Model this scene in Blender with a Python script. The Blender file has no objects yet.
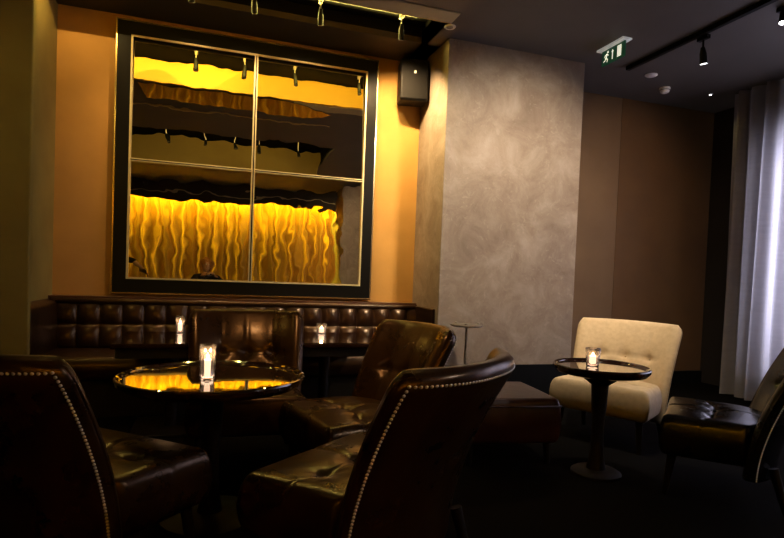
import bpy, math, random
from mathutils import Vector, Matrix
random.seed(7)
C = bpy.context.scene.collection
PI = math.pi

# ------------------------------------------------------------------ materials
def new_mat(name):
    m = bpy.data.materials.new(name); m.use_nodes = True
    nt = m.node_tree; b = nt.nodes['Principled BSDF']
    return m, nt, b

def link(nt, a, b): nt.links.new(a, b)

def noise(nt, scale, detail=3, rough=.5, coord='Object', dist=0.0, vec_scale=None):
    tc = nt.nodes.new('ShaderNodeTexCoord'); n = nt.nodes.new('ShaderNodeTexNoise')
    n.inputs['Scale'].default_value = scale; n.inputs['Detail'].default_value = detail
    n.inputs['Roughness'].default_value = rough; n.inputs['Distortion'].default_value = dist
    if vec_scale:
        mp = nt.nodes.new('ShaderNodeMapping'); mp.inputs['Scale'].default_value = vec_scale
        link(nt, tc.outputs[coord], mp.inputs[0]); link(nt, mp.outputs[0], n.inputs['Vector'])
    else:
        link(nt, tc.outputs[coord], n.inputs['Vector'])
    return n

def ramp(nt, src, stops):
    r = nt.nodes.new('ShaderNodeValToRGB')
    e = r.color_ramp.elements
    while len(e) < len(stops): e.new(.5)
    for i, (p, c) in enumerate(stops):
        e[i].position = p; e[i].color = (*c, 1)
    link(nt, src, r.inputs[0]); return r

def bump(nt, b, src, strength, dist):
    bp = nt.nodes.new('ShaderNodeBump'); bp.inputs['Strength'].default_value = strength
    bp.inputs['Distance'].default_value = dist
    link(nt, src, bp.inputs['Height']); link(nt, bp.outputs[0], b.inputs['Normal']); return bp

def mat(name, col, col2=None, scale=8, rough=.5, metal=0, coat=0, bmp=0, bdist=.01, bscale=None, detail=4, coat_rough=.1, spec=.5, lo=.35, hi=.65, dist=0, vec_scale=None):
    m, nt, b = new_mat(name)
    col2 = col2 or tuple(c*.8 for c in col)
    n = noise(nt, scale, detail, dist=dist, vec_scale=vec_scale)
    r = ramp(nt, n.outputs['Fac'], [(lo, col2), (hi, col)])
    link(nt, r.outputs[0], b.inputs['Base Color'])
    b.inputs['Roughness'].default_value = rough; b.inputs['Metallic'].default_value = metal
    b.inputs['Coat Weight'].default_value = coat; b.inputs['Coat Roughness'].default_value = coat_rough
    b.inputs['Specular IOR Level'].default_value = spec
    if bmp:
        n2 = noise(nt, bscale or scale, 4)
        bump(nt, b, n2.outputs['Fac'], bmp, bdist)
    return m

def emit_mat(name, col, s):
    m, nt, b = new_mat(name)
    b.inputs['Base Color'].default_value = (*col, 1)
    b.inputs['Emission Color'].default_value = (*col, 1); b.inputs['Emission Strength'].default_value = s
    return m

M = {}
M['ochre'] = mat('ochre_plaster', (.53, .30, .085), (.46, .26, .072), 2.5, .75, bmp=.15, bdist=.004, bscale=40)
M['olive'] = mat('olive_plaster', (.30, .24, .07), (.25, .19, .05), 3, .8, bmp=.1, bdist=.004, bscale=40)
M['brown_wall'] = mat('brown_wall', (.125, .066, .022), (.10, .052, .018), 2, .7, bmp=.1, bdist=.004, bscale=50)
M['taupe_wall'] = mat('taupe_wall', (.165, .105, .058), (.14, .088, .048), 2, .7, bmp=.1, bdist=.004, bscale=50)
M['dark_wall'] = mat('dark_wall', (.03, .022, .015), None, 2, .7)
M['ceiling'] = mat('charcoal_ceiling', (.16, .142, .13), (.14, .124, .113), 1.5, .6)
M['ceiling_dark'] = mat('black_trough', (.006, .005, .004), (.004, .003, .003), 2, .8, spec=.1)
M['lip'] = mat('lip_painted_bounce', (.60, .54, .38), (.55, .49, .34), 2, .6)  # paler than the ceiling: bounced wall light put into the colour
M['ledge'] = mat('dark_brown_ledge', (.055, .036, .016), (.045, .030, .013), 2, .6)
M['gold_face'] = mat('gold_paint', (.80, .50, .07), (.72, .44, .06), 2, .5)
M['olive_face'] = mat('olive_paint', (.36, .26, .05), (.30, .21, .04), 2, .5)
M['gloss_black'] = mat('gloss_black_panel', (.01, .008, .006), None, 2, .03, coat=1, coat_rough=.02, spec=1.0)
M['gloss_bronze'] = mat('bronze_gloss_panel', (.98, .82, .45), (.95, .78, .42), 2, .05, metal=1)
M['carpet'] = mat('black_carpet', (.005, .004, .0035), (.003, .0025, .002), 60, .95, bmp=.4, bdist=.005, bscale=300, spec=.05)
M['frame_black'] = mat('black_lacquer', (.005, .004, .003), (.004, .003, .002), 4, .45, spec=.2)
M['edge_metal'] = mat('champagne_metal', (.75, .62, .36), (.6, .5, .3), 6, .25, metal=1)
M['muntin'] = mat('brass_muntin', (.62, .54, .32), (.56, .48, .28), 6, .4, metal=.3)
M['wood'] = mat('dark_polished_wood', (.035, .012, .005), (.018, .006, .003), 6, .06, coat=1, coat_rough=.02, vec_scale=(1, 8, 1)); _b = M['wood'].node_tree.nodes['Principled BSDF']; _b.inputs['IOR'].default_value = 1.6; _b.inputs['Coat IOR'].default_value = 1.6
M['wood_leg'] = mat('black_stained_wood', (.009, .006, .004), None, 8, .5, spec=.25, vec_scale=(8, 8, 1))
M['wood_cap'] = mat('mahogany_cap', (.10, .035, .015), (.06, .02, .01), 6, .3, coat=.5, vec_scale=(1, 8, 8))
M['nail'] = mat('polished_nailhead', (.92, .88, .80), (.88, .84, .76), 20, .3, metal=.15, spec=1.0)
M['steel'] = mat('brushed_steel', (.80, .76, .70), (.7, .67, .62), 20, .35, metal=.6)
M['steel_dark'] = mat('worn_steel', (.40, .36, .32), (.28, .25, .22), 30, .35, metal=.8)
M['black_metal'] = mat('black_metal', (.005, .005, .005), (.004, .004, .004), 20, .5, spec=.2)
M['white_plastic'] = mat('white_plastic', (.90, .90, .88), (.86, .86, .84), 10, .4)
M['speaker'] = mat('black_speaker', (.008, .007, .006), (.006, .005, .005), 60, .5, bmp=.3, bdist=.002, bscale=200, spec=.3)
M['grille'] = mat('speaker_grille', (.010, .009, .008), (.005, .004, .004), 220, .6, bmp=.6, bdist=.002, bscale=260, spec=.15)
M['skin'] = mat('skin', (.55, .32, .22), (.48, .27, .19), 12, .5)
M['hair'] = mat('auburn_hair', (.55, .26, .06), (.35, .15, .035), 30, .5, vec_scale=(6, 6, 1))
M['cloth_black'] = mat('black_cloth', (.02, .013, .018), (.012, .008, .011), 40, .8)
M['jeans'] = mat('dark_denim', (.02, .025, .045), (.015, .018, .03), 80, .85)
M['shoe'] = mat('black_shoe', (.01, .01, .01), None, 20, .4)
M['eye'] = mat('eye_white', (.8, .78, .74), None, 10, .2)
M['phone'] = mat('phone_black', (.006, .006, .009), None, 10, .12, coat=1)

def leather(name, c1, c2, rough=.33, coat=.35, tint=None):
    m, nt, b = new_mat(name)
    n = noise(nt, 5, 6, .6)
    r = ramp(nt, n.outputs['Fac'], [(.3, c2), (.7, c1)]); link(nt, r.outputs[0], b.inputs['Base Color'])
    n3 = noise(nt, 14, 4, .55, dist=.4); n2 = noise(nt, 220, 2)
    mx = nt.nodes.new('ShaderNodeMath'); mx.operation = 'MULTIPLY_ADD'
    link(nt, n2.outputs['Fac'], mx.inputs[0]); mx.inputs[1].default_value = .06; link(nt, n3.outputs['Fac'], mx.inputs[2])
    bump(nt, b, mx.outputs[0], .35, .006)
    rr = ramp(nt, n.outputs['Fac'], [(.3, (rough*.92,)*3), (.7, (rough*1.1,)*3)]); link(nt, rr.outputs[0], b.inputs['Roughness'])
    b.inputs['Coat Weight'].default_value = coat; b.inputs['Coat Roughness'].default_value = .2
    if tint: b.inputs['Specular Tint'].default_value = (*tint, 1)
    return m
M['leather'] = leather('brown_leather', (.038, .0155, .0045), (.019, .0075, .0025), .28, .18, (1, .60, .30))
M['leather_black'] = leather('black_leather', (.012, .011, .011), (.006, .005, .005), .26, .35)
M['leather_red'] = leather('oxblood_leather', (.045, .012, .008), (.028, .008, .006), .35, .4)
M['leather_bench'] = leather('banquette_leather', (.030, .012, .006), (.016, .007, .004), .30, .25, (1, .68, .40))
M['beige'] = mat('beige_fabric', (.56, .43, .28), (.50, .38, .245), 30, .85, bmp=.25, bdist=.002, bscale=260)
M['beige_seam'] = mat('beige_seam', (.40, .29, .17), None, 30, .85)

# mottled plaster on the pillar
m, nt, b = new_mat('mottled_plaster')
n1 = noise(nt, 3.2, 9, .68, dist=.6); n2 = noise(nt, 14, 8, .7, dist=1.2)
r1 = ramp(nt, n1.outputs['Fac'], [(.30, (.20, .152, .118)), (.50, (.275, .22, .175)), (.70, (.36, .30, .25))])
r2 = ramp(nt, n2.outputs['Fac'], [(.56, (0, 0, 0)), (.70, (1, 1, 1))])
mix = nt.nodes.new('ShaderNodeMix'); mix.data_type = 'RGBA'
ml = nt.nodes.new('ShaderNodeMath'); ml.operation = 'MULTIPLY'; ml.inputs[1].default_value = .5
link(nt, r2.outputs[0], ml.inputs[0]); link(nt, ml.outputs[0], mix.inputs['Factor'])
link(nt, r1.outputs[0], mix.inputs['A']); mix.inputs['B'].default_value = (.42, .36, .30, 1)
link(nt, mix.outputs['Result'], b.inputs['Base Color']); b.inputs['Roughness'].default_value = .6
bump(nt, b, n2.outputs['Fac'], .25, .01)
M['plaster'] = m

# slightly wavy antique mirror
def mirror_mat(name, seed):
    m, nt, b = new_mat(name)
    b.inputs['Base Color'].default_value = (.97, .88, .64, 1); b.inputs['Metallic'].default_value = 1
    b.inputs['Roughness'].default_value = .0
    tc = nt.nodes.new('ShaderNodeTexCoord'); mp = nt.nodes.new('ShaderNodeMapping')
    mp.inputs['Location'].default_value = (seed, seed*2.3, 0)
    n = nt.nodes.new('ShaderNodeTexNoise'); n.inputs['Scale'].default_value = 4.6; n.inputs['Detail'].default_value = 1.5
    link(nt, tc.outputs['Object'], mp.inputs[0]); link(nt, mp.outputs[0], n.inputs['Vector'])
    bump(nt, b, n.outputs['Fac'], 1.0, .0016)
    return m
M['mirror'] = mirror_mat('wavy_mirror', 3.1)

# gold curtain and grey translucent curtain
m, nt, b = new_mat('gold_curtain')
n = noise(nt, 3, 4, vec_scale=(6, 6, .4)); r = ramp(nt, n.outputs['Fac'], [(.3, (.50, .26, .03)), (.7, (.72, .43, .06))])
link(nt, r.outputs[0], b.inputs['Base Color']); b.inputs['Roughness'].default_value = .45
b.inputs['Sheen Weight'].default_value = .2
M['gold_curtain'] = m
m, nt, b = new_mat('grey_curtain')
n = noise(nt, 5, 3, vec_scale=(1, 1, 6)); r = ramp(nt, n.outputs['Fac'], [(.3, (.36, .34, .35)), (.7, (.44, .42, .43))])
link(nt, r.outputs[0], b.inputs['Base Color']); b.inputs['Roughness'].default_value = .8
tr = nt.nodes.new('ShaderNodeBsdfTranslucent'); tr.inputs[0].default_value = (.55, .55, .66, 1)
ms = nt.nodes.new('ShaderNodeMixShader'); ms.inputs[0].default_value = .45
out = nt.nodes['Material Output']; link(nt, b.outputs[0], ms.inputs[1]); link(nt, tr.outputs[0], ms.inputs[2]); link(nt, ms.outputs[0], out.inputs[0])
M['grey_curtain'] = m

# clear glass that lets light through: fresnel mix of transparent and glossy
m, nt, b = new_mat('clear_glass')
nt.nodes.remove(b); out = nt.nodes['Material Output']
fr = nt.nodes.new('ShaderNodeFresnel'); fr.inputs[0].default_value = 1.5
t = nt.nodes.new('ShaderNodeBsdfTransparent'); t.inputs[0].default_value = (.94, .92, .90, 1)
g = nt.nodes.new('ShaderNodeBsdfGlossy'); g.inputs['Roughness'].default_value = .02
ms = nt.nodes.new('ShaderNodeMixShader'); link(nt, fr.outputs[0], ms.inputs[0]); link(nt, t.outputs[0], ms.inputs[1]); link(nt, g.outputs[0], ms.inputs[2])
df = nt.nodes.new('ShaderNodeBsdfTranslucent'); df.inputs[0].default_value = (.9, .85, .8, 1)
m2 = nt.nodes.new('ShaderNodeMixShader'); m2.inputs[0].default_value = .05
link(nt, ms.outputs[0], m2.inputs[1]); link(nt, df.outputs[0], m2.inputs[2])
link(nt, m2.outputs[0], out.inputs[0]); M['glass'] = m
M['flame'] = emit_mat('flame', (1, .74, .42), 14)
m = emit_mat('lit_wax', (1, .68, .46), 1.9); M['wax'] = m
M['lens_white'] = emit_mat('lit_lens_white', (.95, .95, 1), 6)
M['lens_warm'] = emit_mat('lit_lens_warm', (1, .75, .4), 5)
M['lens_dim'] = mat('unlit_lens', (.5, .48, .45), None, 10, .2)
M['led'] = emit_mat('warm_led', (1, .62, .12), 8)
M['sign_green'] = emit_mat('sign_green', (.02, .10, .05), .25)
M['sign_white'] = emit_mat('sign_white', (.85, .85, .70), .75)
M['sign_plate_glow'] = emit_mat('sign_plate_glow', (.85, .85, .83), .22)  # faint emission stands in for light falling on the unlit plate
M['window_glass'] = M['glass']

# ------------------------------------------------------------------ mesh helpers
class MB:
    def __init__(s): s.v = []; s.f = []
    def add(s, vs, fs):
        o = len(s.v); s.v += [tuple(p) for p in vs]; s.f += [tuple(i+o for i in f) for f in fs]; return s
    def box(s, a, b_):
        x0, y0, z0 = a; x1, y1, z1 = b_
        return s.add([(x0,y0,z0),(x1,y0,z0),(x1,y1,z0),(x0,y1,z0),(x0,y0,z1),(x1,y0,z1),(x1,y1,z1),(x0,y1,z1)],
                     [(0,3,2,1),(4,5,6,7),(0,1,5,4),(1,2,6,5),(2,3,7,6),(3,0,4,7)])
    def lathe(s, prof, n=48, c=(0,0,0), cap=True):
        k = len(prof); vs = []
        for i in range(n):
            a = 2*PI*i/n
            for r, z in prof: vs.append((c[0]+r*math.cos(a), c[1]+r*math.sin(a), c[2]+z))
        fs = []
        for i in range(n):
            j = (i+1) % n
            for q in range(k-1): fs.append((i*k+q, j*k+q, j*k+q+1, i*k+q+1))
        if cap:
            if prof[0][0] > 1e-6: fs.append(tuple(i*k for i in reversed(range(n))))
            if prof[-1][0] > 1e-6: fs.append(tuple(i*k+k-1 for i in range(n)))
        return s.add(vs, fs)
    def tube(s, p, q, r0, r1=None, n=12):
        r1 = r0 if r1 is None else r1
        p = Vector(p); q = Vector(q); d = (q-p).normalized()
        u = d.orthogonal().normalized(); w = d.cross(u); vs = []
        for c_, r in ((p, r0), (q, r1)):
            for i in range(n):
                a = 2*PI*i/n; vs.append(c_+u*(r*math.cos(a))+w*(r*math.sin(a)))
        fs = [(i, (i+1) % n, n+(i+1) % n, n+i) for i in range(n)]
        fs += [tuple(reversed(range(n))), tuple(range(n, 2*n))]
        return s.add(vs, fs)
    def capsule(s, pts, rads, n=12):
        # rings along a polyline with rounded ends
        P = [Vector(p) for p in pts]; rings = []
        for i, p in enumerate(P):
            d = (P[min(i+1, len(P)-1)]-P[max(i-1, 0)]).normalized()
            if i == 0:
                for k in range(3):
                    a = PI/2*(k+.4)/3.4; rings.append((p-d*rads[0]*math.cos(a), d, rads[0]*math.sin(a)))
            rings.append((p, d, rads[i]))
            if i == len(P)-1:
                for k in range(3):
                    a = PI/2*(k+.4)/3.4; rings.append((p+d*rads[-1]*math.sin(a), d, rads[-1]*math.cos(a)))
        vs = []; u = rings[0][1].orthogonal().normalized()
        for c_, d, r in rings:
            u = (u-d*u.dot(d)).normalized(); w = d.cross(u)
            for i in range(n):
                a = 2*PI*i/n; vs.append(c_+u*(r*math.cos(a))+w*(r*math.sin(a)))
        fs = []
        for q in range(len(rings)-1):
            for i in range(n): fs.append((q*n+i, q*n+(i+1) % n, (q+1)*n+(i+1) % n, (q+1)*n+i))
        fs += [tuple(reversed(range(n))), tuple((len(rings)-1)*n+i for i in range(n))]
        return s.add(vs, fs)
    def ball(s, c, r, n=14, m_=9):
        rx, ry, rz = r if isinstance(r, (tuple, list)) else (r, r, r)
        vs = []; fs = []
        for j in range(1, m_):
            a = PI*j/m_
            for i in range(n):
                t = 2*PI*i/n; vs.append((c[0]+rx*math.sin(a)*math.cos(t), c[1]+ry*math.sin(a)*math.sin(t), c[2]+rz*math.cos(a)))
        top = len(vs); vs.append((c[0], c[1], c[2]+rz)); vs.append((c[0], c[1], c[2]-rz))
        for j in range(m_-2):
            for i in range(n): fs.append((j*n+i, (j+1)*n+i, (j+1)*n+(i+1) % n, j*n+(i+1) % n))
        for i in range(n):
            fs.append((top, i, (i+1) % n)); fs.append((top+1, (m_-2)*n+(i+1) % n, (m_-2)*n+i))
        return s.add(vs, fs)
    def grid(s, fn, nu, nv, flip=False):
        vs = [fn(i/nu, j/nv) for j in range(nv+1) for i in range(nu+1)]; fs = []
        for j in range(nv):
            for i in range(nu):
                q = (j*(nu+1)+i, j*(nu+1)+i+1, (j+1)*(nu+1)+i+1, (j+1)*(nu+1)+i)
                fs.append(tuple(reversed(q)) if flip else q)
        return s.add(vs, fs)
    def build(s, name, m, parent=None, smooth=False, bevel=0, weld=False, loc=None):
        me = bpy.data.meshes.new(name); me.from_pydata(s.v, [], s.f)
        if weld:
            import bmesh
            bm = bmesh.new(); bm.from_mesh(me); bmesh.ops.remove_doubles(bm, verts=bm.verts, dist=1e-4)
            bmesh.ops.recalc_face_normals(bm, faces=bm.faces); bm.to_mesh(me); bm.free()
        me.materials.append(m)
        if smooth: me.polygons.foreach_set('use_smooth', [True]*len(me.polygons))
        o = bpy.data.objects.new(name, me); C.objects.link(o)
        if loc: o.location = loc
        if parent: o.parent = parent
        if bevel:
            bv = o.modifiers.new('bevel', 'BEVEL'); bv.width = bevel; bv.segments = 3; bv.limit_method = 'ANGLE'
        if smooth == 'angle':
            me.set_sharp_from_angle(angle=math.radians(40))
        return o

def tag(o, label, cat, group=None):
    o['label'] = label; o['category'] = cat
    if group: o['group'] = group
    return o
def thing(name, label, cat, loc=(0, 0, 0), rotz=0, group=None):
    o = bpy.data.objects.new(name, None); C.objects.link(o); o.empty_display_size = .1
    o.location = loc; o.rotation_euler = (0, 0, rotz)
    return tag(o, label, cat, group)
def struct(name, mb, m, bevel=0):
    o = mb.build(name, m, bevel=bevel); o['kind'] = 'structure'; return o
def copy_tree(o, parent=None):
    c = o.copy(); C.objects.link(c)
    if parent: c.parent = parent
    for ch in list(o.children): copy_tree(ch, c)
    return c
def dup(o, loc, rotz, label, group=None):
    c = copy_tree(o); c.location = loc; c.rotation_euler = (0, 0, rotz); c['label'] = label
    if group: c['group'] = group
    return c
def box(a, b_): return MB().box(a, b_)

# ------------------------------------------------------------------ room shell
struct('floor', box((-3.3, -2.9, -.1), (6.1, 5.4, 0)), M['carpet'])
struct('wall_back', box((-1.3, 5.2, 0), (1.97, 5.35, 3.6)), M['ochre'])
struct('wall_alcove', box((3.30, 5.2, 0), (4.355, 5.35, 3.35)), M['taupe_wall'])
struct('wall_corner', box((4.355, 5.195, 0), (5.9, 5.35, 3.35)), M['brown_wall'])
struct('wall_nook', box((-1.40, 4.26, 0), (-1.245, 5.35, 3.6)), M['olive'])
struct('wall_left', box((-3.3, -2.8, 0), (-3.15, 3.95, 3.6)), M['dark_wall'])
struct('wall_behind', box((-3.3, -2.9, 0), (6.1, -2.75, 3.6)), M['dark_wall'])
struct('wall_pier', box((-3.2, 4.20, 0), (-1.142, 4.26, 3.6)), M['olive'], bevel=.01)
struct('wall_pillar', box((1.925, 4.53, 0), (3.34, 5.3, 3.30)), M['plaster'], bevel=.006)
struct('baseboard_pillar', box((1.918, 4.516, 0), (3.347, 4.54, .36)), M['black_metal'])
struct('baseboard_alcove', box((3.347, 5.17, 0), (5.7, 5.195, .14)), M['black_metal'])
struct('wall_rear_pillar', box((2.72, -2.75, 0), (4.1, -1.75, 3.2)), M['plaster'])
# right wall with a window hidden behind the curtain
rw = MB().box((5.70, -2.8, 0), (5.85, 1.2, 3.35)).box((5.70, 4.10, 0), (5.85, 5.3, 3.35)).box((5.70, 1.2, 0), (5.85, 4.10, .35)).box((5.70, 1.2, 2.7), (5.85, 4.10, 3.35))
struct('wall_right', rw, M['dark_wall'])
wf = MB()
for y in (1.2, 2.15, 3.1, 4.05): wf.box((5.74, y, .35), (5.80, y+.05, 2.7))
wf.box((5.74, 1.25, .35), (5.80, 4.05, .40)).box((5.74, 1.25, 2.65), (5.80, 4.05, 2.7))
w1 = struct('window_1', wf, M['black_metal'])
pn = MB().box((5.765, 1.22, .37), (5.775, 4.08, 2.68)).build('window_pane', M['window_glass'], w1)
# ceiling: high slab with two light troughs, dropped field on the left
ce = MB()
ce.box((1.74, -2.8, 3.25), (5.9, 5.3, 3.35))                     # right-hand ceiling
ce.box((-3.2, 2.48, 3.15), (1.74, 4.05, 3.23))                   # dropped field between the troughs
ce.box((-3.2, -2.8, 3.15), (1.74, .73, 3.23))                    # dropped field over the rear
struct('ceiling', ce, M['ceiling'])
tr = MB()
tr.box((-3.2, 4.07, 3.40), (1.80, 5.3, 3.68)).box((1.74, 4.06, 3.25), (1.80, 5.3, 3.66))
tr.box((-3.2, .7, 3.58), (1.80, 2.55, 3.68)).box((1.74, .75, 3.30), (1.80, 2.52, 3.66)).box((-3.2, 2.48, 3.21), (1.74, 2.52, 3.66))
tr.box((-1.3, 4.74, 3.29), (1.74, 4.78, 3.6))
tr.box((-3.2, 4.03, 3.23), (1.74, 4.06, 3.6))
struct('ceiling_trough', tr, M['ceiling_dark'])
struct('trim_1', box((-1.3, 4.73, 3.25), (1.925, 5.22, 3.30)), M['ledge'])
struct('trim_2', box((-3.15, 4.06, 3.15), (1.74, 4.08, 3.39)), M['gold_face'])
struct('trim_3', box((-3.15, .73, 3.15), (1.74, .76, 3.56)), M['olive_face'])
def prism(pts, z0, z1):
    n = len(pts); return MB().add([(x, y, z0) for x, y in pts]+[(x, y, z1) for x, y in pts], [tuple(reversed(range(n))), tuple(range(n, 2*n))]+[(k, (k+1) % n, n+(k+1) % n, n+k) for k in range(n)])
struct('trim_4', prism([(-.74, 3.58), (1.08, 3.58), (1.32, 3.80), (1.20, 3.87), (.80, 4.03), (-.78, 4.03)], 3.14, 3.15), M['gloss_bronze'])
struct('trim_painted_light', prism([(.83, 4.035), (1.22, 3.885), (1.735, 3.885), (1.735, 4.055), (.83, 4.055)], 3.142, 3.15), M['lip'])  # painted patch of wall light on the ceiling beside the trough
struct('trim_5', box((-.98, 3.33, 3.138), (1.40, 3.35, 3.15)), M['muntin'])
struct('trim_6', box((-3.15, -2.42, 2.78), (2.72, -2.36, 3.15)), M['ledge'])
struct('trim_7', box((-3.15, -2.36, 2.91), (2.72, -2.35, 2.93)), M['muntin'])

# ------------------------------------------------------------------ the mirror
X0, X1, Z0, Z1 = -.793, 1.458, .921, 3.188
IX0, IX1, IZ0, IZ1 = -.689, 1.363, 1.035, 3.080
mir = thing('wall_mirror', 'large square wavy mirror in a black frame on the ochre wall', 'mirror', (.345, 5.2, Z0))
mir_loc = Vector((.345, 5.2, Z0))
def rel(mb): mb.v = [tuple(Vector(p)-mir_loc) for p in mb.v]; return mb
fr = MB()
fr.box((X0, 5.15, Z0), (IX0, 5.2, Z1)).box((IX1, 5.15, Z0), (X1, 5.2, Z1)).box((IX0, 5.15, Z0), (IX1, 5.2, IZ0)).box((IX0, 5.15, IZ1), (IX1, 5.2, Z1))
rel(fr).build('frame', M['frame_black'], mir)
ed = MB()
for (a, b_) in (((X0-.012, 5.146, Z0-.012), (X0, 5.2, Z1+.012)), ((X1, 5.146, Z0-.012), (X1+.012, 5.2, Z1+.012)), ((X0, 5.146, Z0-.012), (X1, 5.2, Z0)), ((X0, 5.146, Z1), (X1, 5.2, Z1+.012))): ed.box(a, b_)
e_ = rel(ed).build('edge_strip', M['edge_metal'], mir); e_['label'] = 'thin champagne metal edge'
il = MB(); w = .016
il.box((IX0, 5.143, IZ0), (IX0+w, 5.166, IZ1)).box((IX1-w, 5.143, IZ0), (IX1, 5.166, IZ1)).box((IX0+w, 5.143, IZ0), (IX1-w, 5.166, IZ0+w)).box((IX0+w, 5.143, IZ1-w), (IX1-w, 5.166, IZ1))
rel(il).build('inner_liner', M['muntin'], mir)['label'] = 'thin brass inner liner'
XM, ZM = .332, 2.044
mv = rel(MB().box((XM-.016, 5.143, IZ0+w), (XM+.016, 5.166, IZ1-w))).build('muntin', M['muntin'], mir)
mh = rel(MB().box((IX0+w, 5.145, ZM-.013), (XM-.016, 5.164, ZM+.013)).box((XM+.016, 5.145, ZM-.013), (IX1-w, 5.164, ZM+.013))).build('muntin', M['muntin'], mir)
mv['label'] = 'vertical brass glazing bar'; mh['label'] = 'horizontal brass glazing bar'
rel(box((XM-.005, 5.141, IZ0+w), (XM+.005, 5.144, IZ1-w))).build('groove', M['frame_black'], mv)
rel(box((IX0+w, 5.143, ZM-.0035), (XM-.016, 5.146, ZM+.0035)).box((XM+.016, 5.143, ZM-.0035), (IX1-w, 5.146, ZM+.0035))).build('groove', M['frame_black'], mh)
for xa, xb in ((IX0, XM), (XM, IX1)):
    for za, zb, tilt in ((IZ0, ZM, .6), (ZM, IZ1, 2.0)):
        t_ = math.tan(math.radians(tilt)); y0 = 5.160
        def pane(u, v, xa=xa, xb=xb, za=za, zb=zb, t_=t_, y0=y0):
            z = za+(zb-za)*v; return (xa+(xb-xa)*u, y0+(z-za)*t_, z)
        p = rel(MB().grid(pane, 2, 2)).build('mirror_pane', M['mirror'], mir)

# ------------------------------------------------------------------ chairs
def edge_round(d, r, p=2.0):
    if d >= r: return 1.0
    return max(0.0, 1-(1-max(d, 0)/r)**p)**(1/p)
H0, H1 = .17, .885
def mid(s, v):
    w_ = .318+.045*v
    if v > .90: w_ -= .03*((v-.90)/.10)**2
    x = w_*s
    y = -.215-.26*max(v, 0)**1.7+.135*abs(s)**2.4*(.85+.15*v)
    return Vector((x, y, H0+(H1-H0)*v))
def nrm(s, v):
    e = .01
    du = mid(s+e, v)-mid(s-e, v); dv = mid(s, min(v+e, .9))-mid(s, min(v, .9)-e)
    n = du.cross(dv).normalized()
    return -n if n.y < 0 else n      # towards the sitter (+Y)
BUT = [(-.5, .60), (0, .60), (.5, .60)]
def th(s, v):
    ds = (1-abs(s))*.34; dv = min((1-v), v+.05)*(H1-H0)
    return edge_round(ds, .045)*edge_round(dv, .05)
def outer(s, v): return mid(s, v)-nrm(s, v)*(.040*th(s, v))
def inner(s, v):
    t = th(s, v); puff = .018*(1-s*s)*math.sin(PI*min(1, max(0, v)))
    d = 0
    for bs, bv in BUT:
        dx = (s-bs)*.34; dz = (v-bv)*(H1-H0); q = math.hypot(dx, dz)
        d += .026*math.exp(-(q/.035)**2)+.010*math.exp(-(q/.09)**2)
        d += .007*math.exp(-(dx/.010)**2)*math.exp(-((dz)/.20)**2)
    d += .009*math.exp(-((v-.60)*(H1-H0)/.009)**2)*(1 if abs(s) < .62 else math.exp(-((abs(s)-.62)/.12)**2))
    return mid(s, v)+nrm(s, v)*((.040+puff-d)*t)
def sp(u): 
    x = 2*u-1; return .55*x+.45*math.sin(PI/2*x)
def vp(w_): return .5*w_+.5*math.sin(PI/2*w_)
def backrest_mb():
    mb = MB()
    mb.grid(lambda u, w_: inner(sp(u), vp(w_)), 56, 44)
    mb.grid(lambda u, w_: outer(sp(u), vp(w_)), 56, 44, flip=True)
    # close the open bottom edge
    mb.grid(lambda u, w_: inner(sp(u), 0).lerp(outer(sp(u), 0), w_), 56, 1)
    return mb
def nail_mb():
    pts = []
    L = 2*.36
    k = 56
    for sgn in (-1, 1):
        for i in range(k): pts.append((sgn*.925, .01+.95*i/k))
    k = 52
    for i in range(k+1): pts.append((-.925+1.85*i/k, .96))
    mb = MB()
    for s, v in pts:
        n = -nrm(s, v); c_ = outer(s, v); u = n.orthogonal().normalized(); w_ = n.cross(u); vs = []
        r = .0058
        for rr, h in ((r, 0), (r*.8, .0022), (r*.4, .0036)):
            for i in range(8):
                a = 2*PI*i/8; vs.append(c_+n*(h-.0005)+u*(rr*math.cos(a))+w_*(rr*math.sin(a)))
        vs.append(c_+n*.0042); fs = []
        for q in range(2):
            for i in range(8): fs.append((q*8+i, q*8+(i+1) % 8, q*8+8+(i+1) % 8, q*8+8+i))
        for i in range(8): fs.append((16+i, 16+(i+1) % 8, 24))
        mb.add(vs, fs)
    return mb
def welt_mb():
    mb = MB(); pts = []
    for i in range(24): pts.append(mid(.985, .03+.93*i/23)-nrm(.985, .03+.93*i/23)*.01)
    for i in range(1, 40): pts.append(mid(.985-1.97*i/40, .985)-nrm(.985-1.97*i/40, .9)*.01)
    for i in range(24): pts.append(mid(-.985, .96-.93*i/23)-nrm(-.985, .96-.93*i/23)*.01)
    return mb.capsule(pts, [.006]*len(pts), 8)
SW, SY0, SY1, SZ0, SZ1 = .335, -.235, .31, .225, .445
SB = [(0, .06), (-.5, .06), (.5, .06)]
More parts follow.
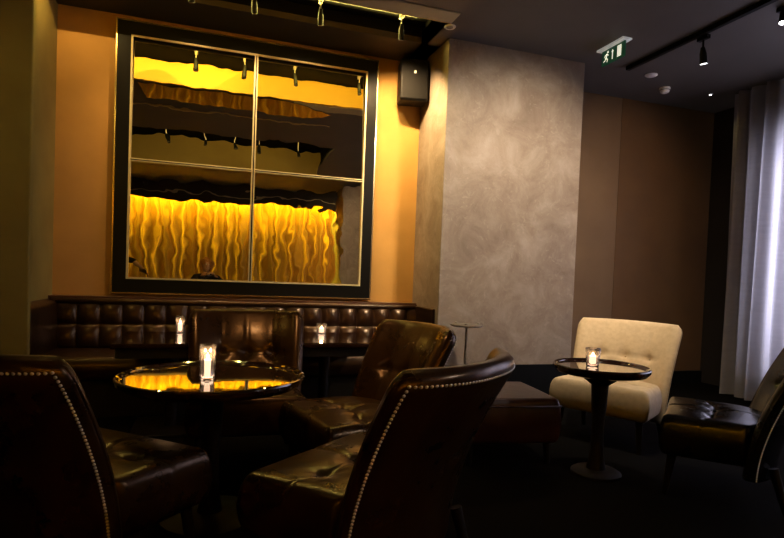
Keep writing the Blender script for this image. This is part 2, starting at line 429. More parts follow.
def seat_pt(u, w_, top, cross=True):
    s = sp(u); t = sp(w_)
    hw = SW*(.94+.06*(t+1)/2)
    x = hw*s; yl = SY0+.15*abs(s)**2.4; y = yl+(SY1-yl)*(t+1)/2
    e = edge_round((1-abs(s))*hw, .055, 2.6)*edge_round((1-abs(t))*.32, .055, 2.6)
    zc = (SZ0+SZ1)/2; h = (SZ1-SZ0)/2
    if not top: return (x, y, zc-h*e)
    puff = .022*(1-s*s)*(1-t*t); d = 0
    for bs, bt in ((0, .05), (-.52, .05), (.52, .05)):
        dx = (s-bs)*hw; dy = (t-bt)*.32; q = math.hypot(dx, dy); k = 1.0 if bs == 0 else .75
        d += k*(.020*math.exp(-(q/.03)**2)+.014*math.exp(-(q/.085)**2))
        if q > 1e-4:
            ang = math.atan2(dy, dx); d += .004*k*math.exp(-((q-.05)/.035)**2)*(.5+.5*math.cos(7*ang))
    d += .008*math.exp(-(s*hw/.008)**2)+.008*math.exp(-((t-.05)*.32/.008)**2)
    return (x, y, zc+h*e+(puff-d)*e)
def make_chair(name, label, lm, bm_, group=None):
    t = thing(name, label, 'chair', group=group)
    bk = backrest_mb().build('backrest', lm, t, smooth=True, weld=True)
    nail_mb().build('nailhead_trim', M['nail'], bk, smooth=True)['label'] = 'row of shiny metal nailheads along the rear edge'
    welt_mb().build('piping', bm_, bk, smooth=True)
    for bs, bv in BUT:
        p = inner(bs, bv)+nrm(bs, bv)*.002
        MB().ball(p, (.011, .006, .011), 10, 6).build('tuft_button', bm_, bk, smooth=True)
    mb = MB(); mb.grid(lambda u, w_: seat_pt(u, w_, True), 56, 56); mb.grid(lambda u, w_: seat_pt(u, w_, False), 56, 56, flip=True)
    st = mb.build('seat', lm, t, smooth=True, weld=True)
    for bs, bt in ((0, .5), (-.52, .5), (.52, .5)):
        hw = SW*.97; z = SZ1-.014 if bs == 0 else SZ1-.016
        MB().ball((bs*hw, .05+.05*.32, z), (.011, .011, .007), 10, 6).build('tuft_button', bm_, st, smooth=True)
    for sx in (-1, 1):
        for (y0, y1) in ((.24, .27), (-.22, -.29)):
            MB().tube((sx*.26, y0, .24), (sx*.275, y1, 0), .024, .015, 10).build('leg', M['wood_leg'], t, smooth='angle')
    return t
def face(dx, dy): return math.atan2(dy, dx)-PI/2
CG = 'brown leather lounge chairs around the round tray table'
ch = make_chair('lounge_chair', 'brown leather lounge chair facing the camera behind the large round table', M['leather'], M['leather'], CG)
ch.location = (.225, 3.405, 0); ch.rotation_euler = (0, 0, face(-.03, -1))
dup(ch, (.745, 2.79, 0), face(-.975, -.22), 'brown leather lounge chair with tufted back turned sideways, right of the large round table')
c4 = dup(ch, (.585, 1.955, 0), face(-.642, .767), 'brown leather lounge chair in front, its nailhead-edged curved back towards the camera at centre')
c4.scale.x = 1.11
dup(ch, (-.426, 2.245, 0), face(.66, .75), 'dark leather lounge chair in the lower left corner seen from behind with nailhead edge')
bc = make_chair('lounge_chair', 'beige fabric lounge chair with buttoned back beside the grey plaster pillar', M['beige'], M['beige_seam'])
bc.location = (2.84, 3.36, 0); bc.rotation_euler = (0, 0, face(-.87, -.48)); bc.scale = (1.08, .84, .98)
for c_ in list(bc.children):
    for g_ in list(c_.children):
        if g_.name.startswith('nailhead'): bpy.data.objects.remove(g_)
kc = make_chair('lounge_chair', 'black leather lounge chair with tufted seat at the right edge', M['leather_black'], M['leather_black'])
kc.location = (2.80, 2.37, 0); kc.rotation_euler = (0, 0, face(-.66, .75))

# ottoman
ot = thing('ottoman', 'low dark red leather ottoman in front of the grey plaster pillar', 'ottoman', (1.82, 3.24, 0), face(.12, .99))
def ott(u, w_, top):
    s, t = sp(u), sp(w_); e = edge_round((1-abs(s))*.32, .035, 2.5)*edge_round((1-abs(t))*.30, .035, 2.5)
    return (.32*s, .30*t, (.27+.15*e+(.012*(1-s*s)*(1-t*t) if top else 0)) if top else .27-.13*e)
mb = MB(); mb.grid(lambda u, w_: ott(u, w_, True), 40, 40); mb.grid(lambda u, w_: ott(u, w_, False), 40, 40, flip=True)
mb.build('cushion', M['leather_red'], ot, smooth=True, weld=True)
mb = MB(); L4 = [(-.315, -.295), (.315, -.295), (.315, .295), (-.315, .295), (-.315, -.295)]
mb.capsule([(x, y, .375) for x, y in L4], [.006]*5, 8).build('piping', M['leather_red'], ot, smooth=True)
for sx in (-1, 1):
    for sy in (-1, 1): MB().tube((sx*.25, sy*.23, .17), (sx*.26, sy*.24, 0), .022, .016, 10).build('leg', M['wood_leg'], ot, smooth='angle')

# ------------------------------------------------------------------ tables
def round_table(label, loc, r, h, group=None, tilt=0):
    t = thing('round_table', label, 'table', loc, 0, group)
    rw_ = .022
    prof = [(0, h-.055), (r*.80, h-.055), (r*.93, h-.045), (r*.99, h-.025), (r, h-.008), (r-.003, h-.001), (r-.010, h+.002), (r-rw_, h-.004), (r-rw_-.005, h-.010), (r-rw_-.012, h-.013), (r-rw_-.0135, h-.013), (r-rw_-.020, h-.013), (0, h-.013)]
    top = MB().lathe([(q, z-h) for q, z in prof], 72).build('tray_top', M['wood'], t, smooth='angle', loc=(0, 0, h))
    top.data.polygons.foreach_set('use_smooth', [True]*len(top.data.polygons)); top.data.set_sharp_from_angle(angle=math.radians(20))
    top.rotation_euler.x = math.radians(tilt)        # tray alone tilted to shape the gold curtain's reflection in it
    pr_ = [(.0, .02), (.06, .02), (.05, .06), (.038, .14), (.034, .30), (.045, .42), (.05, h-.12), (.11, h-.075), (.15, h-.056), (0, h-.056)]
    MB().lathe(pr_, 32).build('pedestal', M['wood_leg'], t, smooth='angle')
    MB().lathe([(0, 0), (r*.52, 0), (r*.52, .014), (r*.46, .024), (.08, .034), (0, .034)], 48).build('base', M['wood_leg'], t, smooth='angle')
    return t
round_table('large round dark wood tray table with glossy top in the left foreground', (.022, 2.65, 0), .415, .665, tilt=-.5)
round_table('small round dark wood pedestal table in front of the beige chair', (2.245, 2.75, 0), .28, .66)
def square_table(label, x0, x1, y0, y1, h):
    cx, cy = (x0+x1)/2, (y0+y1)/2
    t = thing('square_table', label, 'table', (cx, cy, 0), 0, 'dark tables along the banquette')
    hx, hy = (x1-x0)/2, (y1-y0)/2
    box((-hx, -hy, h-.035), (hx, hy, h)).build('tabletop', M['wood'], t, bevel=.012)
    box((-hx+.03, -hy+.03, h-.10), (hx-.03, hy-.03, h-.035)).build('apron', M['wood_leg'], t)
    MB().lathe([(.045, .02), (.04, .3), (.045, h-.10)], 24).build('pedestal', M['wood_leg'], t, smooth='angle')
    box((-hx*.7, -hy*.7, 0), (hx*.7, hy*.7, .025)).build('base', M['wood_leg'], t, bevel=.006)
square_table('dark square table at the left end of the banquette with a tall candle', -.60, .10, 3.84, 4.57, .65)
square_table('dark square table at the right of the banquette with a short candle', .50, 1.20, 3.86, 4.57, .65)

# ------------------------------------------------------------------ candles
def candle(label, loc, r, h, flutes=0, e=.5):
    t = thing('votive_candle', label, 'candle', loc, 0, 'lit candles in clear glass on the tables')
    mb = MB()
    prof = [(r*.80, 0), (r*.86, h*.2), (r, h), (r-.003, h+.0015), (r-.006, h), (r*.86-.006, h*.2), (r*.80-.006, .010), (0, .008)]
    mb.lathe([(0, 0)]+prof, flutes or 40)
    mb.build('glass', M['glass'], t, smooth=not flutes)
    wr = r*.86-.0062
    MB().lathe([(0, .009), (wr*.92, .009), (wr, h*.56), (wr*.9, h*.58), (wr*.3, h*.56), (0, h*.56)], 24).build('wax', M['wax'], t, smooth='angle')['label'] = 'glowing wax'
    MB().lathe([(0, h*.56), (.005, h*.59), (.0075, h*.64), (.005, h*.70), (0, h*.78)], 14).build('flame', M['flame'], t, smooth=True)
    l = bpy.data.lights.new('candle_light', 'POINT'); l.energy = e; l.color = (1, .62, .32); l.shadow_soft_size = .012
    o = bpy.data.objects.new('candle_light', l); C.objects.link(o); o.location = (loc[0], loc[1], loc[2]+h*.80)
candle('tall faceted glass candle on the large round table in the foreground', (-.005, 2.58, .6545), .037, .155, 12, .7)
candle('short glass candle on the small round table before the beige chair', (2.215, 2.79, .648), .045, .108, 0, .5)
candle('slim glass candle on the left banquette table', (-.215, 4.48, .65), .036, .130, 0, .45)
candle('squat glass candle on the right banquette table', (.87, 4.46, .65), .046, .085, 0, .45)

# ------------------------------------------------------------------ banquette
bq = thing('banquette', 'long dark leather banquette with square tufted back along the ochre wall', 'bench', (.34, 5.0, 0))
bl = Vector((.34, 5.0, 0))
def relb(mb): mb.v = [tuple(Vector(p)-bl) for p in mb.v]; return mb
CELL = .168
def tuft(L, Ht, p0, ud, nd, nu, nv):
    p0 = Vector(p0); ud = Vector(ud); nd = Vector(nd)
    def fn(u, v):
        a = u*L; z = v*Ht
        fu = abs(math.sin(PI*a/CELL)); fv = abs(math.sin(PI*z/(Ht/2)))
        d = .040*(max(fu, 1e-6)**.45)*(max(fv, 1e-6)**.45)+.012
        lean = .06*v
        return p0+ud*a+Vector((0, 0, z))+nd*(d-lean)
    return MB().grid(fn, nu, nv)
BZ0, BZ1 = .47, .845
relb(tuft(3.15, BZ1-BZ0, (-1.20, 5.04, BZ0), (1, 0, 0), (0, -1, 0), 380, 40)).build('backrest', M['leather_bench'], bq, smooth=True)
tp = MB().capsule([(-1.2, 5.08, .845), (1.94, 5.08, .845)], [.028, .028], 12)
relb(tp).build('top_roll', M['leather_bench'], bq, smooth=True)
relb(box((-1.265, 5.08, .855), (1.95, 5.195, .885))).build('top_ledge', M['wood_cap'], bq, bevel=.004)['label'] = 'polished dark wood ledge'
relb(box((-1.265, 5.07, .10), (1.95, 5.195, .855))).build('back_frame', M['leather_bench'], bq)
def bseat(u, w_, top):
    s, t = sp(u), sp(w_); e = edge_round((1-abs(s))*1.57, .05, 2.5)*edge_round((1-abs(t))*.28, .05, 2.5)
    return Vector((.375+1.57*s, 4.79+.28*t, (.37+.09*e+(.015*(1-t*t) if top else 0)) if top else .37-.09*e))
mb = MB(); mb.grid(lambda u, w_: bseat(u, w_, True), 60, 24); mb.grid(lambda u, w_: bseat(u, w_, False), 60, 24, flip=True)
relb(mb).build('seat', M['leather_bench'], bq, smooth=True, weld=True)
relb(box((-1.2, 4.58, .0), (1.93, 5.07, .30))).build('plinth', M['wood_leg'], bq)
# return along the nook wall on the left
def ret(u, v):
    y = 4.30+.76*u; z = .30+.565*v
    e = edge_round(min(u, 1.2-u)*.78, .06)*edge_round((1-v)*.565, .05)
    return Vector((-1.262+.115*e-.03*v*e, y, z))
mb = MB().grid(ret, 30, 24)
relb(mb).build('side_backrest', M['leather_bench'], bq, smooth=True)
relb(tuft(.42, BZ1-BZ0, (1.945, 5.04, BZ0), (0, -1, 0), (-1, 0, 0), 60, 40)).build('corner_backrest', M['leather_bench'], bq, smooth=True)
relb(box((1.905, 4.60, .42), (1.953, 5.07, .862))).build('corner_frame', M['leather_bench'], bq, bevel=.01)

# ------------------------------------------------------------------ metal stand
sd = thing('drinks_stand', 'slim metal stand with small flat top against the grey pillar', 'stand', (2.06, 4.22, 0))
MB().lathe([(0, .745), (.13, .745), (.138, .750), (.138, .760), (.130, .764), (0, .764)], 40).build('top', M['steel_dark'], sd, smooth='angle')
MB().lathe([(.011, .02), (.011, .745)], 16).build('stem', M['steel_dark'], sd, smooth='angle')
MB().lathe([(0, 0), (.14, 0), (.14, .010), (.03, .022), (0, .022)], 40).build('base', M['steel_dark'], sd, smooth='angle')
for a in (0, 2.1, 4.2): MB().ball((.11*math.cos(a), .11*math.sin(a), .768), (.014, .014, .009), 10, 6).build('finial', M['steel_dark'], sd, smooth=True)

# ------------------------------------------------------------------ wall speaker
sk = thing('wall_speaker', 'black wall speaker mounted high between the mirror and the pillar', 'speaker', (1.81, 5.2, 2.995), math.radians(-10))
box((-.135, -.27, -.195), (.135, -.06, .195)).build('cabinet', M['speaker'], sk, bevel=.02)
box((-.122, -.279, -.18), (.122, -.268, .18)).build('grille', M['grille'], sk, bevel=.006)
box((-.011, -.283, .055), (.011, -.278, .080)).build('badge', M['white_plastic'], sk)['label'] = 'small pale badge'
MB().box((-.05, -.07, -.06), (.05, .0, .06)).build('bracket', M['black_metal'], sk)

# ------------------------------------------------------------------ exit sign
es = thing('exit_sign', 'green emergency exit sign with white running figure under white ceiling plate', 'sign', (3.30, 4.085, 3.25))
box((-.05, -.17, -.018), (.05, .17, 0)).build('ceiling_plate', M['sign_plate_glow'], es, bevel=.004)
pnl = box((-.006, -.145, -.150), (.006, .145, -.018)).build('sign_panel', M['sign_green'], es)
mk = MB(); xf = -.0075
def quad(pts):   # pts given as (right, up) seen from -x; right = -y
    n = len(pts); vs = [(xf, -a, b_) for a, b_ in pts]+[(-.0055, -a, b_) for a, b_ in pts]
    fs = [tuple(range(n)), tuple(reversed(range(n, 2*n)))]+[(i, n+i, n+(i+1) % n, (i+1) % n) for i in range(n)]
    mk.add(vs, fs)
def stroke(p, q, w_):
    d = Vector((q[0]-p[0], q[1]-p[1])).normalized(); n = Vector((-d.y, d.x))*w_/2
    quad([(p[0]+n.x, p[1]+n.y), (q[0]+n.x, q[1]+n.y), (q[0]-n.x, q[1]-n.y), (p[0]-n.x, p[1]-n.y)])
cx, cy = -.085, -.085
quad([(cx+.020+.011*math.cos(i*PI/5), cy+.042+.011*math.sin(i*PI/5)) for i in range(10)])
for a, b_, w_ in (((.010, .030), (-.004, -.006), .016), ((-.004, -.004), (.018, -.022), .010), ((.018, -.022), (.012, -.046), .009), ((-.004, -.004), (-.016, -.026), .010),
                  ((-.016, -.026), (-.036, -.030), .009), ((.010, .026), (.030, .010), .008), ((.008, .026), (-.016, .020), .008), ((-.016, .020), (-.026, .004), .008)):
    stroke((cx+a[0], cy+a[1]), (cx+b_[0], cy+b_[1]), w_)
mk.build('running_figure', M['sign_white'], pnl); mk = MB()
stroke((-.005, -.125), (-.005, -.060), .012); quad([(-.020, -.062), (.010, -.062), (-.005, -.038)]); mk.build('arrow', M['sign_white'], pnl); mk = MB()
quad([(.055, -.130), (.105, -.130), (.105, -.035), (.055, -.035)])
mk.build('doorway', M['sign_white'], pnl)

# ------------------------------------------------------------------ ceiling devices
def spot_light(name, loc, target, e, col, size=60, blend=.6, soft=0):
    l = bpy.data.lights.new(name, 'SPOT'); l.energy = e; l.color = col; l.spot_size = math.radians(size); l.spot_blend = blend; l.shadow_soft_size = soft
    o = bpy.data.objects.new(name, l); C.objects.link(o); o.location = loc
    o.rotation_euler = (Vector(target)-Vector(loc)).to_track_quat('-Z', 'Y').to_euler(); return o
def make_spot(label, loc, drop, group, tilt=(.25, .35), lens='lens_dim', stem=None, adapter=None):
    t = thing('track_spotlight', label, 'spotlight', loc, 0, group)
    box((-.018, -.05, -.03), (.018, .05, 0)).build('track_adapter', adapter or M['black_metal'], t)
    MB().tube((0, 0, -.03), (0, 0, -drop), .008, n=10).build('stem', stem or M['steel'], t, smooth='angle')
    d = Vector((tilt[0], tilt[1], -1)).normalized(); p = Vector((0, 0, -drop))
    mb = MB(); mb.tube(p-d*.03, p+d*.02, .016, .027, 18); mb.tube(p+d*.02, p+d*.10, .027, .030, 18)
    h = mb.build('lamp_head', M['black_metal'], t, smooth='angle')
    MB().tube(p+d*.0985, p+d*.102, .026, n=18).build('lens', M[lens], h)
    return t, Vector(loc)+p+d*.12
def rail(label, a, b_, group=None):
    return tag(box(a, b_).build('lighting_track', M['black_metal']), label, 'lighting track', group)
rail('black lighting track inside the ceiling trough in front of the mirror', (-1.2, 4.48, 3.36), (1.74, 4.52, 3.40))
rail('black lighting track on the right ceiling running past the exit sign', (3.74, 1.2, 3.212), (3.78, 4.44, 3.25))
rail('black lighting track in the rear trough, seen only in the mirror', (-1.6, 1.58, 3.545), (1.74, 1.62, 3.58))
GS = 'track spotlights in the trough above the mirror'
names = ['leftmost track spotlight in the trough above the mirror', 'second track spotlight from the left above the mirror', 'second track spotlight from the right above the mirror', 'rightmost track spotlight above the mirror, near the speaker']
heads = []
for nm, x in zip(names, (-.20, .26, .78, 1.47)):
    t, tip = make_spot(nm, (x, 4.5, 3.36), .115, GS, (.05, .20), 'lens_dim', None, M['steel']); t.scale = (.78, .78, 1); heads.append(tip)
for i, x in enumerate((-.67, -.14, .29, .66, 1.27)):
    nm = ['leftmost', 'second from left', 'middle', 'second from right', 'rightmost'][i]+' track spotlight of the rear row reflected in the mirror'
    make_spot(nm, (x, 1.60, 3.545), .24, 'track spotlights of the rear row reflected in the mirror', (.05, .25), 'lens_dim')
t, tipR = make_spot('white-lit track spotlight hanging on the right ceiling track', (3.79, 3.60, 3.212), .12, 'track spotlights on the right ceiling', (.25, .1), 'lens_white', M['black_metal'])
t2, tipR2 = make_spot('bright track spotlight at the upper right edge above the curtain', (3.97, 3.06, 3.25), .03, 'track spotlights on the right ceiling', (-.2, -.1), 'lens_white', M['black_metal'])
dl = thing('downlight', 'small round white downlight at the trough end near the pillar', 'downlight', (1.84, 4.33, 3.25))
MB().lathe([(0, -.004), (.030, -.006), (.045, -.010), (.050, -.004), (.050, 0), (0, 0)], 28).build('trim_ring', M['white_plastic'], dl, smooth='angle')
MB().lathe([(0, -.011), (.028, -.009), (.028, -.004), (0, -.004)], 24).build('lens', M['lens_dim'], dl)
sm = thing('smoke_detector', 'white round smoke detector on the dark ceiling beyond the exit sign', 'smoke detector', (4.52, 4.757, 3.25))
MB().lathe([(0, -.055), (.03, -.055), (.045, -.045), (.05, -.025), (.055, -.02), (.055, 0), (0, 0)], 28).build('body', M['white_plastic'], sm, smooth='angle')
MB().lathe([(.050, -.028), (.0525, -.026), (.0525, -.022), (.050, -.020)], 28, cap=False).build('vent_ring', M['black_metal'], sm)
s2 = thing('downlight', 'flat white ceiling disc just beyond the exit sign', 'downlight', (4.117, 4.52, 3.25))
MB().lathe([(0, -.012), (.05, -.012), (.06, -.006), (.06, 0), (0, 0)], 28).build('trim_ring', M['white_plastic'], s2, smooth='angle')
s3 = thing('downlight', 'tiny bright ceiling light near the top of the grey curtain', 'downlight', (5.086, 4.70, 3.25))
MB().lathe([(0, -.010), (.016, -.010), (.022, -.005), (.022, 0), (0, 0)], 20).build('trim_ring', M['white_plastic'], s3, smooth='angle')
MB().lathe([(0, -.014), (.012, -.013), (.012, -.010), (0, -.010)], 16).build('lens', M['lens_white'], s3)

# ------------------------------------------------------------------ curtains
def gc(u, v):
    x = -3.1+5.85*u
    w1 = math.sin(x*37+1.3*math.sin(x*3.1))+.5*math.sin(x*58+2*math.sin(x*1.7))
    return (x, -2.60+.045*w1*(.75+.25*(1-v)), .02+2.95*v)
o = MB().grid(gc, 560, 6).build('gold_curtain', M['gold_curtain'], smooth=True)
tag(o, 'gold pleated curtain lit from above, reflected in the mirror', 'curtain')
def wc(u, v):
    y = 4.60-4.2*u
    f = math.sin(y*33+1.4*math.sin(y*4.3))+.35*math.sin(y*61+1.1)
    amp = .055*(1-.35*v)
    return (5.30+amp*f-.02*math.sin(y*5)*(1-v), y+.02*math.sin(y*20)*(1-v), .015+3.23*v)
o = MB().grid(wc, 420, 10).build('window_curtain', M['grey_curtain'], smooth=True)
tag(o, 'tall pale grey pleated curtain over the bright window on the right', 'curtain')

# ------------------------------------------------------------------ people (seen only in the mirror)
def remesh(mb, name, m, parent, voxel=.009, sm=2):
    o = mb.build(name, m, parent, smooth=True)
    r = o.modifiers.new('r', 'REMESH'); r.mode = 'VOXEL'; r.voxel_size = voxel; r.use_smooth_shade = True
    s = o.modifiers.new('s', 'SMOOTH'); s.iterations = sm; s.factor = .5
    dg = bpy.context.evaluated_depsgraph_get(); me = bpy.data.meshes.new_from_object(o.evaluated_get(dg))
    o.modifiers.clear(); o.data = me
    return o
def hand(mb, w_, fw, up, side, curl=.6):
    # palm from the wrist w_, fingers along fw, palm normal side of curl = up, thumb towards side
    w_ = Vector(w_); fw = Vector(fw).normalized(); side = Vector(side).normalized(); up = Vector(up).normalized()
    for k in (-.028, -.010, .010, .028):
        mb.capsule([w_+side*k*.7, w_+fw*.08+side*k], [.016, .013], 10)
    for k, L in ((.030, .070), (.010, .080), (-.010, .075), (-.030, .058)):
        p = w_+fw*.085+side*k; d1 = (fw+up*curl*.4).normalized(); d2 = (fw*.6+up*curl).normalized(); d3 = (fw*.1+up*curl).normalized()
        a = p+d1*L*.45; b_ = a+d2*L*.32; c_ = b_+d3*L*.25
        mb.capsule([p, a, b_, c_], [.0095, .009, .008, .007], 8)
    p = w_+fw*.025+side*.030; a = p+(fw*.6+side*.8).normalized()*.035; b_ = a+(fw+up*.5).normalized()*.032
    mb.capsule([p, a, b_], [.012, .011, .009], 8)
def head(mb, c, fw):
    c = Vector(c); f = Vector(fw).normalized(); r_ = Vector((f.y, -f.x, 0))
    def P(a, b_, d): return c+r_*a+f*b_+Vector((0, 0, d))
    mb.ball(P(0, -.01, .03), (.076, .088, .090)); mb.ball(P(0, .025, -.035), (.056, .062, .078)); mb.ball(P(0, .055, -.085), (.026, .024, .020))
    mb.capsule([P(0, .086, .012), P(0, .108, -.028)], [.009, .014], 8); mb.capsule([P(-.02, .082, -.058), P(.02, .082, -.058)], [.008, .008], 8)
    mb.capsule([P(-.035, .078, .028), P(.035, .078, .028)], [.012, .012], 8)
    for s in (-1, 1): mb.ball(P(s*.078, -.01, -.005), (.012, .02, .032), 8, 6)
    mb.capsule([P(0, -.02, -.07), P(0, -.035, -.17)], [.050, .056], 12)
    return P
def hair(c, fw, parent, long=False):
    c = Vector(c); f = Vector(fw).normalized(); r_ = Vector((f.y, -f.x, 0)); mb = MB()
    def P(a, b_, d): return c+r_*a+f*b_+Vector((0, 0, d))
    mb.ball(P(0, -.015, .050), (.100, .104, .100)); mb.ball(P(0, -.045, .0), (.096, .080, .105))
    for s in (-1, 1): mb.capsule([P(s*.070, .03, .075), P(s*.084, -.01, .0), P(s*.078, -.03, -.09 if not long else -.17)], [.022, .022, .018], 8)
    mb.capsule([P(-.05, .066, .085), P(.05, .066, .085)], [.022, .022], 8)
    return remesh(mb, 'hair', M['hair'], parent, .009, 1)
def eyes(c, fw, parent):
    c = Vector(c); f = Vector(fw).normalized(); r_ = Vector((f.y, -f.x, 0))
    for s in (-1, 1):
        e = MB().ball(c+r_*(s*.032)+f*.080+Vector((0, 0, .006)), .0105, 10, 7).build('eye', M['eye'], parent, smooth=True)

def limb(mb, *pr): mb.capsule([p for p, r in pr], [r for p, r in pr], 14)
# photographer seated behind the camera, holding the phone with both hands
yaw = math.radians(18.17); FW = Vector((math.sin(yaw), math.cos(yaw), 0)); RT = Vector((math.cos(yaw), -math.sin(yaw), 0))
cam_c = Vector((0, 0, 1.15))
pc = Vector((-.10, -.55, 0))
per = thing('person', 'person with auburn hair in dark top photographing with a phone, reflected in the mirror', 'person', (pc.x, pc.y, 0))
def relp(mb, c=pc): mb.v = [tuple(Vector(p)-c) for p in mb.v]; return mb
hc = Vector((-.085, -.32, 1.345))
body = MB(); head(body, hc, (.15, 1, -.1))
nk = Vector((-.09, -.38, 1.16)); shL = Vector((-.28, -.40, 1.09)); shR = Vector((.10, -.40, 1.09)); pel = Vector((-.09, -.56, .56))
elL = Vector((-.30, -.24, .86)); elR = Vector((.20, -.22, .88)); wrL = cam_c-RT*.115-FW*.085+Vector((0, 0, -.02)); wrR = cam_c+RT*.115-FW*.085+Vector((0, 0, -.02))
limb(body, (nk, .055), (Vector((-.09, -.42, 1.05)), .10), (Vector((-.09, -.47, .86)), .125), (pel, .135))
limb(body, (shL, .055), (Vector((-.09, -.40, 1.08)), .07), (shR, .055))
for sh, el, wr, sd_ in ((shL, elL, wrL, 1), (shR, elR, wrR, -1)):
    limb(body, (sh, .052), (el, .038), (wr, .026))
    hand(body, wr, Vector((0, 0, 1))*.5+RT*sd_*.5+FW*.5, RT*sd_, -FW*.2+Vector((0, 0, .4)), .7)
kn = {-1: Vector((-.24, -.14, .50)), 1: Vector((.08, -.12, .50))}; ft = {-1: Vector((-.24, -.10, .08)), 1: Vector((.10, -.06, .08))}
for s in (-1, 1):
    limb(body, (pel+Vector((s*.09, .02, -.01)), .085), (kn[s], .058), (kn[s]*.5+ft[s]*.5+Vector((0, -.02, .04)), .055), (ft[s], .036))
    limb(body, (ft[s]+Vector((0, -.03, -.035)), .036), (ft[s]+Vector((0, .14, -.048)), .028))
remesh(relp(body), 'body', M['skin'], per)
rp = hc-pc
hair(rp, (.15, 1, -.1), per); eyes(rp, (.15, 1, -.1), per)
top = MB()
limb(top, (nk+Vector((0, -.01, -.03)), .070), (Vector((-.09, -.42, 1.05)), .125), (Vector((-.09, -.47, .86)), .145), (pel+Vector((0, .01, .02)), .150))
limb(top, (shL, .066), (Vector((-.09, -.40, 1.08)), .085), (shR, .066))
for sh, el, wr in ((shL, elL, wrL), (shR, elR, wrR)): limb(top, (sh, .066), (el, .052), (el.lerp(wr, .8), .040))
remesh(relp(top), 'dark_top', M['cloth_black'], per, .011)
tro = MB()
for s in (-1, 1):
    limb(tro, (pel+Vector((s*.09, .02, -.01)), .100), (kn[s], .070), (ft[s]+Vector((0, -.01, .03)), .055))
limb(tro, (pel+Vector((-.1, 0, 0)), .12), (pel+Vector((.1, 0, 0)), .12))
remesh(relp(tro), 'trousers', M['jeans'], per, .012)
for s in (-1, 1):
    sb = MB(); limb(sb, (ft[s]+Vector((0, -.04, -.03)), .048), (ft[s]+Vector((0, .06, -.035)), .044), (ft[s]+Vector((0, .15, -.045)), .034))
    remesh(relp(sb), 'shoe', M['shoe'], per, .012)
ph = thing('phone', 'black phone held sideways by the person reflected in the mirror', 'phone', tuple(cam_c-FW*.03))
ph.rotation_euler = (0, 0, -yaw)
box((-.085, -.004, -.042), (.085, .004, .042)).build('phone_body', M['phone'], ph, bevel=.003)
MB().lathe([(0, 0), (.008, 0), (.008, .002), (0, .002)], 16).build('lens', M['phone'], ph)
kk = dup(ch, (pc.x, pc.y-.06, 0), 0, 'brown leather lounge chair behind the camera, under the person with the phone', CG)

# second guest at the left, mostly cut off by the mirror frame
p2 = thing('person', 'person in black at the left edge of the mirror with one forearm held out', 'person', (-1.78, -.42, 0)); c2 = Vector((-1.78, -.42, 0))
bd = MB(); h2 = Vector((-1.74, -.36, 1.64)); head(bd, h2, (.6, .8, 0))
sL = Vector((-1.95, -.32, 1.40)); sR = Vector((-1.58, -.42, 1.40)); e2 = Vector((-1.34, -.32, 1.36)); w2 = Vector((-1.18, -.28, 1.17))
limb(bd, (Vector((-1.77, -.40, 1.46)), .055), (Vector((-1.77, -.40, 1.30)), .12), (Vector((-1.78, -.42, 1.05)), .115), (Vector((-1.78, -.42, .92)), .135))
limb(bd, (sL, .055), (sR, .055)); limb(bd, (sR, .052), (e2, .040), (w2, .028)); hand(bd, w2, (.75, .1, -.5), (0, -.2, -1), (.3, .9, .1), .4)
limb(bd, (sL, .052), (Vector((-2.02, -.26, 1.13)), .040), (Vector((-1.96, -.12, .93)), .028)); hand(bd, (-1.96, -.12, .93), (.1, .3, -1), (.6, 0, 0), (0, 1, .2), .4)
for s in (-1, 1):
    hp = Vector((-1.78+s*.09, -.42, .88)); k_ = Vector((-1.78+s*.10, -.40, .50)); a_ = Vector((-1.78+s*.11, -.43, .09))
    limb(bd, (hp, .085), (k_, .058), (a_, .038)); limb(bd, (a_+Vector((0, -.03, -.045)), .036), (a_+Vector((.02, .15, -.058)), .028))
remesh(relp(bd, c2), 'body', M['skin'], p2)
hair(h2-c2, (.6, .8, 0), p2, True); eyes(h2-c2, (.6, .8, 0), p2)
tp2 = MB()
limb(tp2, (Vector((-1.77, -.40, 1.44)), .066), (Vector((-1.77, -.40, 1.30)), .14), (Vector((-1.78, -.42, 1.05)), .135), (Vector((-1.78, -.42, .88)), .155))
limb(tp2, (sL, .066), (sR, .066)); limb(tp2, (sR, .066), (e2, .052)); limb(tp2, (sL, .066), (Vector((-2.02, -.26, 1.13)), .052))
remesh(relp(tp2, c2), 'black_top', M['cloth_black'], p2, .011)
tr2 = MB()
for s in (-1, 1):
    limb(tr2, (Vector((-1.78+s*.09, -.42, .88)), .10), (Vector((-1.78+s*.10, -.40, .50)), .074), (Vector((-1.78+s*.11, -.43, .12)), .056))
remesh(relp(tr2, c2), 'trousers', M['jeans'], p2, .012)
for s in (-1, 1):
    a_ = Vector((-1.78+s*.11, -.43, .09)); sb = MB(); limb(sb, (a_+Vector((0, -.04, -.04)), .048), (a_+Vector((.01, .07, -.045)), .043), (a_+Vector((.02, .16, -.055)), .034))
    remesh(relp(sb, c2), 'shoe', M['shoe'], p2, .012)

# ------------------------------------------------------------------ lights
WARM = (1, .62, .20)
def area(name, loc, target, sx, sy, e, col):
    l = bpy.data.lights.new(name, 'AREA'); l.shape = 'RECTANGLE'; l.size = sx; l.size_y = sy; l.energy = e; l.color = col
    o = bpy.data.objects.new(name, l); C.objects.link(o); o.location = loc
    o.rotation_euler = (Vector(target)-Vector(loc)).to_track_quat('-Z', 'Y').to_euler(); return o
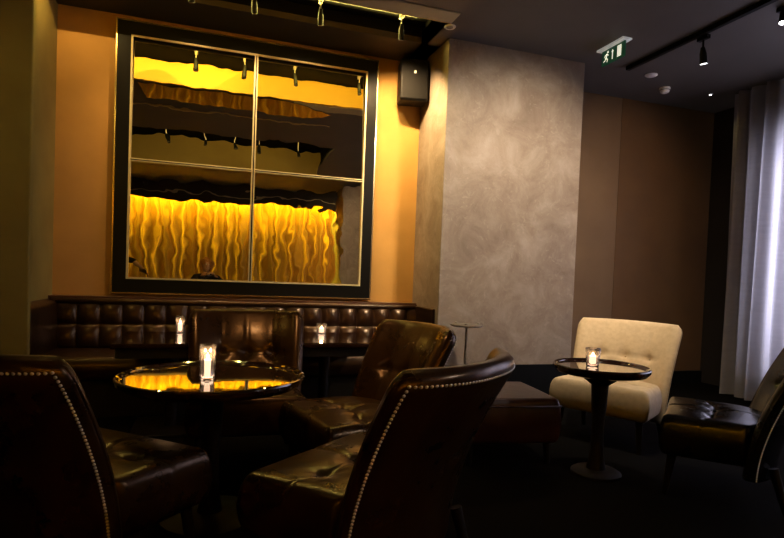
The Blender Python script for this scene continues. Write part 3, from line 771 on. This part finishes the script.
# trough spotlights washing the mirror wall
for i, tip in enumerate(heads):
    spot_light('trough_spot', tip, (tip.x+(.30 if i == 3 else 0), 5.2, 2.2), (48, 34, 60, 105)[i], (1, .70, .36), 110, .8)
spot_light('trough_spot_end', (-1.0, 4.5, 3.35), (-1.05, 5.2, 2.4), 24, (1, .70, .26), 110, .9)
# led strip inside the trough lighting its gold face
area('trough_led', (.2, 4.66, 3.31), (.2, 4.07, 3.27), 2.9, .03, 30, (1, .80, .20))
# rear trough and curtain cove
area('rear_trough_led', (.2, 2.3, 3.45), (.2, .75, 3.35), 3.2, .06, 12, (1, .76, .25))
area('curtain_cove', (-.2, -2.48, 2.96), (-.2, -2.60, 1.6), 5.6, .06, 215, (1, .82, .06))
# table and wall spots, plus added fill lights
spot_light('table_spot', (.75, 3.7, 3.17), (.70, 2.5, .4), 90, (1, .66, .30), 55, .8)
spot_light('pillar_spot', (2.5, 2.6, 3.28), (2.65, 4.6, 1.25), 980, (1, .83, .62), 95, .9, .15)
spot_light('pillar_side_spot', (1.15, 4.35, 3.25), (1.92, 4.85, 2.0), 120, (1, .80, .38), 75, .9, .05)
spot_light('beige_chair_spot', (2.42, 2.95, 3.2), (2.90, 3.38, .5), 200, (1, .87, .68), 40, .8, .05)
spot_light('pier_spot', (-1.5, 2.6, 3.15), (-1.4, 3.8, 1.7), 45, (1, .72, .16), 100, 1.0, .1)
spot_light('alcove_spot', (4.3, 3.6, 3.2), (4.3, 5.2, 1.9), 60, (1, .70, .40), 95, 1.0, .1)
spot_light('lounge_spot', (.10, 1.9, 3.1), (.35, 3.5, .65), 75, (1, .64, .30), 52, .9, .08)
spot_light('rear_pillar_spot', (2.6, .6, 3.1), (3.2, -1.75, 1.9), 120, (1, .78, .55), 70, .9, .08)
spot_light('curtain_edge_spot', (5.05, 4.66, 3.2), (5.28, 4.55, 2.6), 4, (1, .75, .3), 60, .9, .02)
spot_light('rear_fill', (4.3, -.4, 3.2), (1.6, 2.0, .8), 100, (1, .95, .90), 80, .9, .12)  # added neutral fill from the rear right, no fixture behind it
spot_light('chair_spot', (-.55, 2.6, 3.1), (1.05, 2.8, .70), 70, (1, .62, .28), 30, .9, .06)
spot_light('guest_fill', (-.3, 2.2, 3.1), (-.10, -.30, 1.35), 45, (1, .62, .25), 16, .9, .05)  # added fill without a fixture, brightens the seated person's head
# daylight through the window
area('daylight', (6.2, 2.6, 1.7), (5.3, 2.6, 1.6), 2.9, 2.5, 580, (.86, .87, 1.0))
wd = bpy.data.worlds.new('world'); bpy.context.scene.world = wd; wd.use_nodes = True
wd.node_tree.nodes['Background'].inputs[0].default_value = (.5, .43, .36, 1); wd.node_tree.nodes['Background'].inputs[1].default_value = .02

# ------------------------------------------------------------------ camera
def basis(Y, P, T):
    f0 = Vector((math.sin(Y), math.cos(Y), 0)); r0 = Vector((math.cos(Y), -math.sin(Y), 0)); u0 = Vector((0, 0, 1))
    F = f0*math.cos(P)+u0*math.sin(P); U = u0*math.cos(P)-f0*math.sin(P)
    return r0*math.cos(T)+U*math.sin(T), U*math.cos(T)-r0*math.sin(T), F
R_, U_, F_ = basis(math.radians(18.17), math.radians(-1.77), math.radians(2.22))
cam = bpy.data.cameras.new('camera'); cam.sensor_width = 36; cam.lens = 552/784*36; cam.shift_y = 23.54/784; cam.clip_start = .01
co = bpy.data.objects.new('camera', cam); C.objects.link(co)
co.matrix_world = Matrix(((R_.x, U_.x, -F_.x, 0), (R_.y, U_.y, -F_.y, 0), (R_.z, U_.z, -F_.z, 1.15), (0, 0, 0, 1)))
sc = bpy.context.scene; sc.camera = co
sc.view_settings.view_transform = 'Standard'; sc.view_settings.look = 'None'; sc.view_settings.exposure = .15; sc.view_settings.gamma = .88
sc.cycles.caustics_reflective = False; sc.cycles.caustics_refractive = False
sc.cycles.max_bounces = 10; sc.cycles.glossy_bounces = 6; sc.cycles.transparent_max_bounces = 12
sc.cycles.sample_clamp_indirect = 4; sc.cycles.blur_glossy = .2
